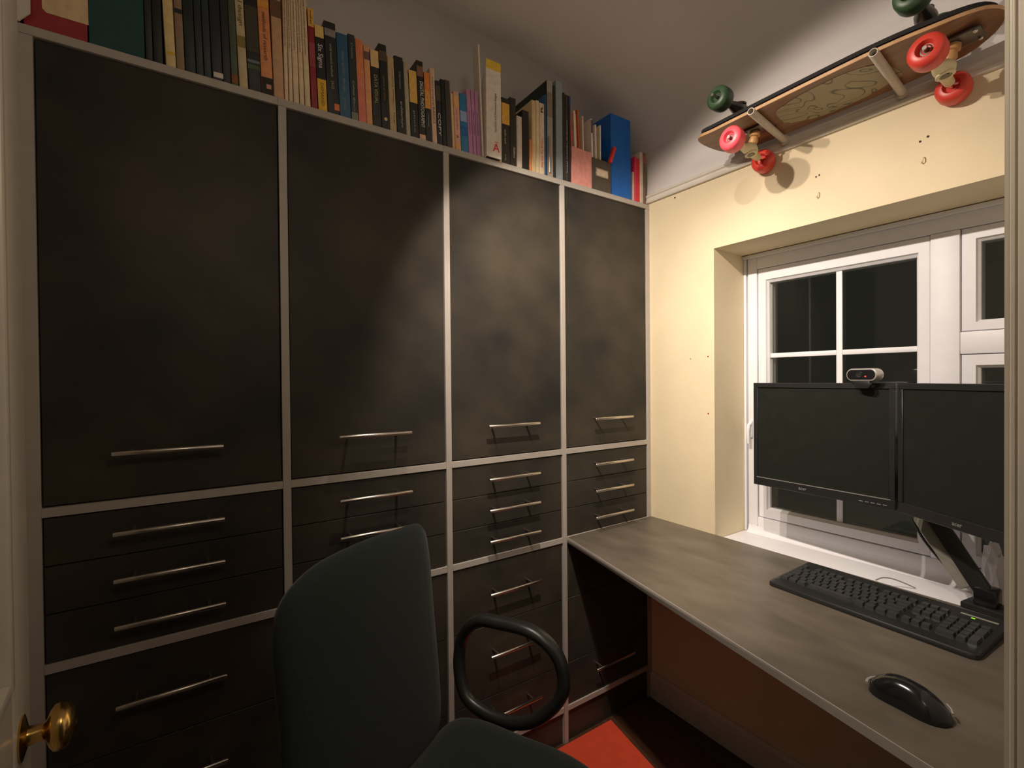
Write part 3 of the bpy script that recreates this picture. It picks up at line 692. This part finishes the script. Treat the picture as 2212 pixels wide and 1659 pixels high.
truck(sb2, .880, ZD2, 1, -1, (M['greenu'], M['greenu']), M['truckdark'])

# ------------------------------------------------------------------ white door standing open on the left
dA, dB = Vector((.400, -1.660, 0)), Vector((1.145, -1.612, 0)); du = (dB - dA).normalized(); dn = Vector((-du.y, du.x, 0)); DL = (dB - dA).length
dr = thing('door_1', None, None, (.77, -1.64, FZ), kind='structure')
def DB(u0, u1, n0, n1, z0, z1): return MB().box(u0, u1, n0, n1, z0, z1).xf(frame_mtx(dA, du, dn))
zb, zt = FZ + .006, 1.93
st = .104
obj('stile', DB(0, st, -.036, 0, zb, zt), M['gloss'], dr, bevel=.002)
obj('stile', DB(DL - st, DL, -.036, 0, zb, zt), M['gloss'], dr, bevel=.002)
for z0, z1 in ((zb, zb + .21), (.72, .86), (zt - .115, zt)):
    obj('rail', DB(st, DL - st, -.036, 0, z0, z1), M['gloss'], dr, bevel=.002)
for z0, z1 in ((zb + .21, .72), (.86, zt - .115)):
    obj('panel', DB(st, DL - st, -.026, -.012, z0, z1), M['gloss'], dr)
    for q in ((st, st + .016, z0, z1), (DL - st - .016, DL - st, z0, z1), (st + .016, DL - st - .016, z0, z0 + .016), (st + .016, DL - st - .016, z1 - .016, z1)):
        obj('moulding', DB(q[0], q[1], -.0118, .003, q[2], q[3]), M['gloss'], dr, bevel=.004)
kc = dA + du * .062 + K * .783
kn = obj('door_knob', MB().lathe(kc, dn, [(0, .024), (.002, .025), (.004, .018), (.006, .011), (.018, .009), (.022, .012), (.025, .020), (.029, .0255), (.036, .027), (.042, .0245), (.047, .016), (.049, .004)], 30), M['brass'], dr, smooth=True, angle=50)

# ------------------------------------------------------------------ books along the cupboard tops
def ray(px, py): return FWD + RGT * ((px - 1106) / F_PX) - UPV * ((py - 829.5) / F_PX)
def hit_x(px, py, x):
    d = ray(px, py); return CAM + d * ((x - CAM.x) / d.x)
PREV = None
GROUP = 'books along the cupboard tops'
def shelf_px(px):
    """y on the shelf front line under pixel column px"""
    lo, hi = -1.8, 0.0
    for _ in range(40):
        mid = (lo + hi) / 2; d = Vector((0, mid, T1)) - CAM
        x = 1106 + F_PX * d.dot(RGT) / d.dot(FWD)
        if x < px: lo = mid
        else: hi = mid
    return (lo + hi) / 2
def book(label, p0, p1, h, col, depth=.15, lean=0.0, x=-.004, bands=(), titles=(), pages=True, name='book', rough=.5, cat='book', soft=.0012, group=GROUP):
    global PREV
    y0, y1 = shelf_px(p0) + .0003, shelf_px(p1) - .0003
    lr = math.radians(-lean)
    if PREV:
        hm = min(h, PREV[2]); need = PREV[0] + hm * (math.sin(lr) - math.sin(PREV[1])) + .0003
        if lr > PREV[1]: y0 = max(y0, min(need, y1 - .003))
    PREV = (y1, lr, h)
    t = y1 - y0
    zoff = T1 + .0005
    r = thing(name, label, cat, (x, y0, zoff), group, rot=(lr, 0, 0))
    d = depth
    mb = MB(); ct = min(.0022, t * .2)
    if pages:
        mb.prism([(-d, 0, 0), (-.001, 0, 0), (0, .001, 0), (0, t - .001, 0), (-.001, t, 0), (-d, t, 0), (-d, t - ct, 0), (-.006, t - ct, 0), (-.006, ct, 0), (-d, ct, 0)], (0, 0, h))
        obj('cover', mb, paint(col, rough), r, local=True, bevel=min(soft, t * .1), seg=1)
        obj('pages', MB().box(-d + .004, -.0062, ct + .0001, t - ct - .0001, .003, h - .003), M['paper'], r, local=True)
    else:
        mb.box(-d, 0, 0, t, 0, h); obj('cover', mb, paint(col, rough), r, local=True, bevel=min(soft, t * .12), seg=1)
    for z0, z1, c in bands:
        obj('spine_band', MB().box(-.002, .0006, .0006, t - .0006, z0 * h, z1 * h), paint(c, rough), r, local=True)
    for s, c, z0, z1, size, side in titles:
        zc = (z0 + z1) / 2 * h; L = abs(z1 - z0) * h
        pos = Vector((.0009, t * (.5 + side), zc))
        if z1 > z0: T = frame_mtx(pos, (0, 0, 1), (0, -1, 0))
        else: T = frame_mtx(pos, (0, 0, -1), (0, 1, 0))
        text('spine_title', s, min(size, t * .8), paint(c), r, T, local=True, width=L)
    return r
CR = (214, 190, 140); WH = (225, 212, 190); BK = (28, 28, 28); TX = (150, 145, 125)
def H(px, py): return hit_x(px, py, -.004).z - T1
# left end
bx = tag(obj('paper_card', MB().prism([(.0015, y, T1 + .0005 + z) for y, z in ((-1.7425, 0), (-1.7385, 0), (-1.7230, .020), (-1.7205, .24), (-1.7425, .24))], (.004, 0, 0)), M['whitepaper']), 'pale card standing at the far left end in front of the red box file', 'card')
r = book('dark red box file with cream front label at left end of the shelf', 49, 189, .300, (140, 42, 48), .22, -.4, pages=False, name='box_file', cat='box file')
obj('front_label', MB().prism([(.0002, y, z) for y, z in ((.026, .040), (.032, .034), (.0925, .034), (.0925, .27), (.026, .27))], (.0008, 0, 0)), paint((214, 190, 150)), r, local=True)
book('broad dark teal volume next to the red box file', 190, 313, .305, (24, 62, 66), .22, -.7, pages=False, bands=())
book('black book between broad teal volume and cream paperback', 313.5, 331, .27, (30, 33, 36), .20, -1.0)
book('narrow charcoal book touching the cream paperback on its left', 331.5, 353, .27, (20, 22, 24), .20, -1.2)
book('cream spined book with a tiny yellow mark, right of black books', 354, 381, .26, (212, 188, 132), .19, -2.2, bands=((.10, .12, (220, 180, 60)),))
book('tan brown book with dark band, right of the cream spine', 381.5, 400, .27, (128, 106, 82), .19, -1.6, bands=((.44, .475, (34, 32, 34)),))
for k, (a, b, hh, c) in enumerate(((400.5, 424, .275, (22, 34, 32)), (424.5, 441, .27, (30, 40, 44)), (441.5, 458, .262, (36, 46, 52)), (458.5, 482, .275, (28, 30, 42)), (482.5, 500, .258, (34, 34, 38)))):
    tt = ((('TECHNIQUES', (70, 84, 84), .86, .42, .010, 0),) if k == 2 else ())
    lb = ['first dark green black manual after the tan book', 'second dark manual in the navy row, slightly bluish', 'middle dark slate manual in the navy row', 'dark navy manual with small white sticker at its foot', 'last dark grey manual before the olive spine'][k]
    rr = book(lb, a, b, hh, c, .20, -1.6)
    if k == 3: obj('sticker', MB().box(-.001, .0009, .003, .021, .006, .017), paint((190, 182, 172)), rr, local=True)
book('thin olive green spine with orange foot between dark and cream books', 500.5, 516, .245, (66, 76, 60), .18, -1.8, bands=((.02, .10, (120, 76, 34)),))
book('pale grey cream spine with dark running title', 516.5, 537, .252, (176, 160, 124), .18, -2.2, titles=(('visual design', (92, 84, 62), .92, .55, .012, .05),), bands=((.36, .46, (120, 106, 60)),))
book('black book with small green and white marks near the foot', 537.5, 566, .245, (30, 30, 32), .18, -2.2, bands=((.20, .24, (64, 80, 52)), (.26, .285, (100, 110, 120)), (.36, .78, (58, 54, 42))))
rr = book('salmon orange spine with black foot and logo square', 566.5, 592, .262, (196, 128, 84), .18, -2.2, bands=((0, .15, (34, 30, 30)), (.76, .82, (212, 150, 60)), (.86, 1, (180, 160, 130))), titles=(('methods of research', (110, 62, 34), .72, .30, .012, 0),))
obj('logo', MB().box(-.001, .0010, .010, .020, .014, .024), paint((188, 140, 126)), rr, local=True)
book('pinkish tan book with brown photo at its top, left of white journals', 592.5, 615, .285, (176, 140, 106), .18, -1.4, bands=((.66, .80, (96, 66, 46)), (.82, .88, (140, 60, 44))))
X = [615.5, 625, 634.5, 648, 659.5, 673]
for k in range(5):
    book('white journal volume with thin grey spine text, %s of five together' % ['leftmost', 'second', 'third', 'fourth', 'rightmost'][k], X[k], X[k + 1] - .5, [.285, .282, .28, .278, .274][k], (222, 200, 164), .17, [-.6, -.9, -1.2, -1.5, -1.8][k],
         titles=(('journal of information research and practice', (128, 112, 92), .95, .45, .006, 0),))
book('thin dark red book with yellow top beside the white journals', 674, 688, H(670, 19), (128, 34, 40), .16, -1.9, bands=((.82, 1, (206, 160, 72)), (.42, .66, (138, 62, 66))), titles=(('maker', (80, 40, 20), .98, .84, .007, 0),))
book('black paperback with yellow foot panel and white script title', 688.5, 709, H(689, 56), (34, 30, 36), .15, -2.1, bands=((0, .37, (220, 178, 60)), (.86, 1, (228, 196, 120))),
     titles=(('Six Sigma', (205, 205, 200), .78, .50, .016, 0), ('DEMAND', (120, 86, 20), .33, .06, .010, 0)))
rr = book('tall black book with orange square at foot', 709.5, 735, H(712, 48), (34, 36, 36), .16, -2.1, titles=(('social research methods', (150, 146, 120), .76, .40, .009, 0), ('SAGE', (140, 140, 120), .36, .27, .010, 0)), bands=((.84, .92, (120, 116, 110)),))
obj('logo', MB().box(-.001, .0012, .016, .028, .010, .026), paint((224, 130, 84)), rr, local=True)
book('mid blue book with faint gold title', 735.5, 760, H(741, 74), (44, 84, 112), .15, -2.1, titles=(('interaction design', (120, 130, 120), .78, .30, .010, 0), ('press', (120, 130, 120), .22, .08, .009, 0)))
book('dark teal book with pale title, right of the blue one', 760.5, 776, H(762, 76), (38, 50, 54), .15, -2.1, titles=(('Creative', (130, 134, 128), .90, .72, .008, 0), ('Colour theory', (150, 154, 140), .46, .10, .008, 0)), bands=((.0, .09, (110, 122, 100)),))
book('salmon orange paperback fading to pink at foot', 776.5, 793, H(778, 86), (224, 138, 92), .14, -2.1, bands=((0, .55, (214, 126, 108)),))
book('peach paperback with dark round logo at its top', 793.5, 807, H(793, 99), (226, 168, 116), .14, -2.1, bands=((.82, .92, (96, 74, 70)),))
book('black book with cream top panel and scattered letters', 807.5, 826, H(810, 110), (40, 36, 36), .15, -2.1, bands=((.78, 1, (222, 188, 132)),), titles=(('DATA VISUAL', (150, 150, 110), .68, .30, .013, 0),))
rr = book('taller black book with small cream badge at its foot', 826.5, 844, H(823, 95), (30, 31, 28), .15, -2.1, titles=(('patterns of culture', (120, 106, 66), .62, .34, .008, 0),), bands=((.80, .92, (72, 62, 42)),))
obj('badge', MB().lathe((.0003, .011, .026), (1, 0, 0), [(0, .0045), (.0008, .0045)], 12), paint((220, 196, 130)), rr, local=True)
book('beige textured book between two black ones', 844.5, 859, H(843, 123), (172, 154, 118), .14, -2.1, titles=(('collected writings on design', (110, 98, 70), .84, .10, .005, .2),))
book('black book with grey vertical title, right of beige book', 859.5, 879, H(859, 122), (26, 28, 28), .15, -2.1, titles=(('information', (130, 130, 120), .80, .58, .009, .05), ('architecture', (170, 170, 160), .42, .08, .009, .1)))
book('grey beige slim book, left of a yellow labelled spine', 879.5, 889, H(877, 134), (158, 150, 126), .13, -2.1)
book('short black book with yellow label on its upper spine', 889.5, 907, H(890, 153), (34, 34, 34), .14, -2.1, bands=((.52, 1, (222, 180, 96)),), titles=(('photo', (150, 150, 150), .40, .08, .007, 0),))
book('thick black photography book with bold white lettering', 907.5, 922, H(904, 131), (34, 31, 31), .15, -2.1, bands=((.80, .93, (112, 80, 66)), (.0, .065, (222, 176, 150))), titles=(('DIGITAL PHOTOGRAPHY', (226, 224, 214), .74, .16, .016, .12),))
book('orange topped black book beside the photography book', 922.5, 935.5, H(923, 158), (40, 40, 40), .14, -2.1, bands=((.74, 1, (232, 138, 58)), (.48, .74, (226, 160, 84))), titles=(('manual', (140, 140, 130), .40, .22, .007, 0),))
book('pale pink cream spine with stacked dark lettering', 936, 946.5, H(933, 147), (222, 188, 160), .14, -2.1, titles=(('complete', (110, 108, 130), .88, .50, .008, 0), ('BASICS', (84, 72, 92), .48, .26, .009, 0)))
book('black book with white vertical title next to pale pink spine', 947, 958, H(946, 175), (36, 36, 38), .14, -2.1, bands=((.68, .92, (66, 60, 50)),), titles=(('COPY', (210, 206, 196), .50, .14, .012, 0),))
book('plain black book between titled black and grey books', 958.5, 967, H(954, 171), (24, 28, 28), .14, -2.1)
book('charcoal grey book with worn corner', 967.5, 979, H(967, 174), (62, 56, 52), .14, -2.1)
book('thin cream book beside the charcoal one', 979.5, 985, H(977, 202), (220, 190, 140), .13, -2.3)
book('pinkish cream book with black arrow mark near the foot', 985.5, 998, H(985, 198), (214, 164, 146), .13, -2.3, bands=((.74, .92, (220, 172, 110)), (.0, .12, (226, 170, 112))), titles=(('V', (40, 30, 30), .20, .25, .012, 0), ('ways of working', (170, 110, 100), .70, .34, .006, 0)))
book('bright blue paperback with white title block', 998.5, 1014, H(999, 203), (42, 110, 152), .13, -2.5, bands=((.52, .70, (130, 150, 186)), (.28, .44, (36, 90, 150))))
for k, (a, b) in enumerate(((1014.5, 1024), (1024.5, 1032), (1032.5, 1041))):
    book('lilac paperback with purple text, %s of the three matching ones' % ['left', 'middle', 'right'][k], a, b, H(1012 + k * 8, 193 + k * 2), (168, 122, 156), .13, -2.5, titles=(('theory and practice', (126, 80, 130), .66, .30, .006, 0),))
r = book('tall thin white folder standing left of the big white box file', 1041.5, 1045.5, .330, (226, 214, 196), .035, -2.2, x=.0015, pages=False, name='folder', cat='folder')
y0, y1 = shelf_px(1046.5) + .0004, shelf_px(1079) - .0004; z = T1 + .0005; hF = H(1060, 140) + .002; xF = .012
fb = thing('magazine_file', 'wide white magazine file with yellow top and red letter on its face', 'magazine file', (xF, y0, z))
obj('front', MB().box(xF - .0025, xF, y0, y1, z, z + hF), paint((226, 216, 204)), fb, bevel=.0006, seg=1)
for a in (y0, y1 - .002):
    obj('side', MB().prism([(xF - .0026, a, z), (xF - .23, a, z), (xF - .23, a, z + .08), (xF - .045, a, z + .17), (xF - .0026, a, z + hF)], (0, .002, 0)), paint((226, 216, 204)), fb)
obj('back', MB().box(xF - .232, xF - .2301, y0, y1, z, z + .08), paint((226, 216, 204)), fb)
obj('yellow_band', MB().box(xF - .0005, xF + .0006, y0 + .0005, y1 - .0005, z + hF * .905, z + hF - .0004), paint((232, 196, 62)), fb)
obj('pale_band', MB().box(xF - .0005, xF + .0005, y0 + .012, y1 - .004, z + hF * .78, z + hF * .80), paint((206, 190, 196)), fb)
yc_ = (y0 + y1) / 2
text('face_title', 'Furniture and Homeware Images', .010, paint((96, 92, 96)), fb, frame_mtx((xF + .0009, yc_ + .006, z + hF * .47), (0, 0, 1), (0, -1, 0)), width=hF * .40)
text('red_letter', '\u00c4', .036, paint((200, 40, 44)), fb, frame_mtx((xF + .0009, yc_ + .008, z + .030), (0, 1, 0), (0, 0, 1)))
PREV = (y1, 0.0, .2)
book('slim cream magazine right of the wide white box file', 1079.6, 1086, H(1083, 215), (222, 196, 150), .18, 0)
book('black book with yellow upper title panel', 1086.5, 1104, H(1096, 214), (42, 40, 36), .17, -.4, bands=((.60, .92, (196, 150, 60)),), titles=(('studio work', (180, 170, 130), .52, .30, .010, -.1), ('arts', (160, 155, 130), .14, .05, .009, -.1)))
book('thick dark book with small white title low on its spine', 1104.5, 1118, H(1111, 213), (40, 38, 32), .17, -.4, titles=(('Gallery', (200, 196, 180), .28, .12, .009, .1), ('line', (90, 84, 60), .88, .74, .008, .15)))
book('pale grey cut corner folder between dark books', 1118.5, 1130, H(1124, 252), (188, 176, 162), .15, 0)
book('matt black ring folder right of the pale grey one', 1130.5, 1145, H(1138, 240), (30, 30, 26), .17, 0, pages=False)
book('thin orange striped book beside the black folder', 1145.5, 1151, H(1148, 302), (218, 140, 84), .14, 0)
book('cream ivory catalogue with shaded spine', 1151.5, 1160, H(1156, 218), (196, 172, 130), .17, 0)
book('ivory paperback immediately left of the red lettered spine', 1160.5, 1167.5, H(1163, 218), (232, 214, 172), .15, 0)
book('ivory paperback with red lettering and a small black figure', 1168, 1178.5, H(1172, 224), (230, 208, 178), .14, 0, titles=(('I Know You Got Soul', (214, 96, 88), .50, .10, .013, 0), ('R', (40, 34, 30), .86, .95, .014, 0)))
book('slim royal blue folder left of the grey ring binder', 1179, 1183.5, H(1180, 206), (30, 78, 116), .18, 0)
rb = book('dark green ring binder with grey spine and silver tube clip at its foot', 1184, 1196.5, H(1190, 176), (24, 34, 26), .24, 0, pages=False, name='ring_binder', cat='binder', bands=((0, .62, (142, 134, 124)), (.62, .88, (120, 108, 94)), (.88, 1, (142, 134, 124))))
obj('clip_tube', MB().tube([(.0035, .0075, .012), (.0035, .0075, .130)], .0028, 10), M['steel'], rb, smooth=True, local=True)
book('narrow black gap book between the two grey binders', 1197, 1203, H(1199, 186), (36, 36, 34), .18, 0)
book('wide blue grey binder with plain spine', 1203.5, 1218, H(1209, 176), (124, 134, 140), .21, 0, pages=False, name='ring_binder', cat='binder')
for k, (a, b, c, hp) in enumerate(((1218.5, 1223.5, (46, 40, 38), 204), (1224, 1230, (54, 48, 44), 206), (1230.5, 1235.5, (30, 34, 40), 206))):
    book(['first slim dark magazine right of blue grey binder', 'middle slim dark magazine with white stitched spine', 'third slim dark magazine with navy top'][k], a, b, H(1226, hp), c, .19, 0, bands=(((.88, .99, (36, 60, 92)),) if k == 2 else ()), titles=((('monthly review issue', (200, 196, 190), .70, .10, .004, 0),) if k == 1 else ()))
def leanbox(p, q, th_, x0, x1):
    p, q = Vector(p), Vector(q); d = (q - p).normalized(); nn = Vector((0, -d.z, d.y)) * th_
    return MB().prism([(x0, p.y, p.z), (x0, q.y, q.z), (x0, q.y + nn.y, q.z + nn.z), (x0, p.y + nn.y, p.z + nn.z)], (x1 - x0, 0, 0))
# pink magazine file with papers
def magfile(label, p0, p1, hf, hb, col, x0, depth, name='magazine_file'):
    y0, y1 = shelf_px(p0) + .0004, shelf_px(p1) - .0004; z = T1 + .0005
    r = thing(name, label, 'magazine file', (x0, y0, z), 'magazine files at the right end of the shelf'); w = .0018
    obj('front', MB().box(x0 - w, x0, y0, y1, z, z + hf), paint(col), r, bevel=.0006, seg=1)
    for a, b in ((y0, y0 + w), (y1 - w, y1)):
        obj('side', MB().prism([(x0 - w - .0001, a, z), (x0 - depth, a, z), (x0 - depth, a, z + hb), (x0 - depth * .45, a, z + hb), (x0 - w - .0001, a, z + hf)], (0, b - a, 0)), paint(col), r)
    obj('back', MB().box(x0 - depth - w, x0 - depth - .0001, y0, y1, z, z + hb), paint(col), r)
    return r, y0, y1, z
pf, y0, y1, z = magfile('pink magazine file holding orange folders and white papers', 1236.5, 1280, .126, .19, (222, 152, 142), -.003, .20)
def sheet(label, ya, yb, x, h, col, lean, t=.0, d=.17, name='paper_sheaf', cat='papers', group='papers standing in the magazine files'):
    r = thing(name, label, cat, (x, ya, z + .0006), group, rot=(math.radians(-lean), 0, 0)); w = yb - ya
    a = obj('front_sheet', MB().box(-d, 0, 0, w * .45, 0, h), paint(col), r, local=True)
    obj('back_sheet', MB().box(-d, -.006, w * .5, w * .95, 0, h - .006), paint(tuple(int(v * .94) for v in col)), r, local=True)
    return r
sheet('orange card folder at the left side of the pink file', y0 + .012, y0 + .020, -.014, .275, (196, 98, 40), -2.0, name='card_folder', cat='folder')
sheet('sheaf of white papers between two orange folders', y0 + .026, y0 + .042, -.012, .255, (226, 210, 196), -2.0)
sheet('second orange folder, right of the white sheaf in the pink file', y0 + .050, y0 + .057, -.016, .268, (190, 96, 44), -2.2, name='card_folder', cat='folder')
sheet('thin white leaflet behind the right edge of the pink file', y0 + .064, y0 + .074, -.014, .25, (224, 208, 196), -1.0)
gf, y0, y1, z = magfile('dark grey magazine file with metal label holder', 1281, 1322, .112, .18, (74, 66, 58), -.003, .20)
hw = (y0 + y1) / 2
lh = obj('label_holder', MB().box(-.003, -.0008, hw - .030, hw + .030, z + .050, z + .0535).box(-.003, -.0008, hw - .030, hw + .030, z + .0755, z + .079).box(-.003, -.0008, hw - .030, hw - .0265, z + .0535, z + .0755).box(-.003, -.0008, hw + .0265, hw + .030, z + .0535, z + .0755), M['holder'], gf, bevel=.0006, seg=1)
obj('paper_label', MB().box(-.0029, -.0022, hw - .0262, hw + .0262, z + .0537, z + .0753), paint((226, 206, 180)), lh)
rr = sheet('white booklet with dark printed corner in the grey file', y0 + .006, y0 + .020, -.010, .250, (222, 206, 198), -1.2)
obj('print', MB().box(-.0005, .0008, .0005, .0068, .20, .245), paint((70, 66, 96)), rr, local=True)
sheet('wavy white papers in the middle of the grey file', y0 + .026, y0 + .040, -.012, .236, (228, 214, 200), -1.0)
sheet('cream edged white pad at right of the grey file', y0 + .046, y0 + .058, -.012, .240, (228, 216, 190), 0)
rp = thing('red_notebook', 'small bright red notebook slanting out of the grey file', 'notebook', (-.0022, y1 - .021, z + .113), None, rot=(math.radians(-22), 0, 0))
obj('cover', MB().box(.0, .012, .002, .014, .0, .062), paint((206, 52, 40)), rp, local=True, bevel=.0015)
obj('pages', MB().box(.001, .011, .0045, .0115, .0622, .0630), M['paper'], rp, local=True)
bf = book('tall plain blue box file near the right end of the shelf', 1323.5, 1366, H(1338, 252), (14, 88, 168), .22, -.8, x=-.004, pages=False, name='box_file', cat='box file', rough=.4)
nb_ = thing('navy_book', 'dark navy book leaning against the right side of the blue box file', 'book', (-.10, -.068, T1 + .0005), GROUP)
obj('cover', leanbox((0, -.0210, T1 + .0025), (0, -.0660, T1 + .288), .011, -.26, -.140), paint((34, 44, 66)), nb_, bevel=.001)
book('thin pale paperback with pink foot beside the navy book', 1369.5, 1372.5, H(1371, 372), (222, 176, 160), .12, 0)
book('hot pink paperback near the cream wall', 1373, 1378.5, H(1377, 340), (222, 62, 92), .12, 0)
book('worn red paperback beside the hot pink one', 1379, 1384, H(1382, 344), (196, 50, 52), .12, 0)
book('white paperback second from the right end', 1384.5, 1391.5, H(1388, 330), (226, 208, 190), .13, 0)
book('brown striped notebook, last on the right by the cream wall', 1392, 1397.5, H(1395, 332), (112, 92, 74), .13, 0, bands=((.80, .95, (160, 92, 72)), (.3, .7, (96, 86, 60))))

# ------------------------------------------------------------------ lift everything so the floor is at z = 0
for o in bpy.data.objects:
    if o.parent is None: o.location.z += -FZ
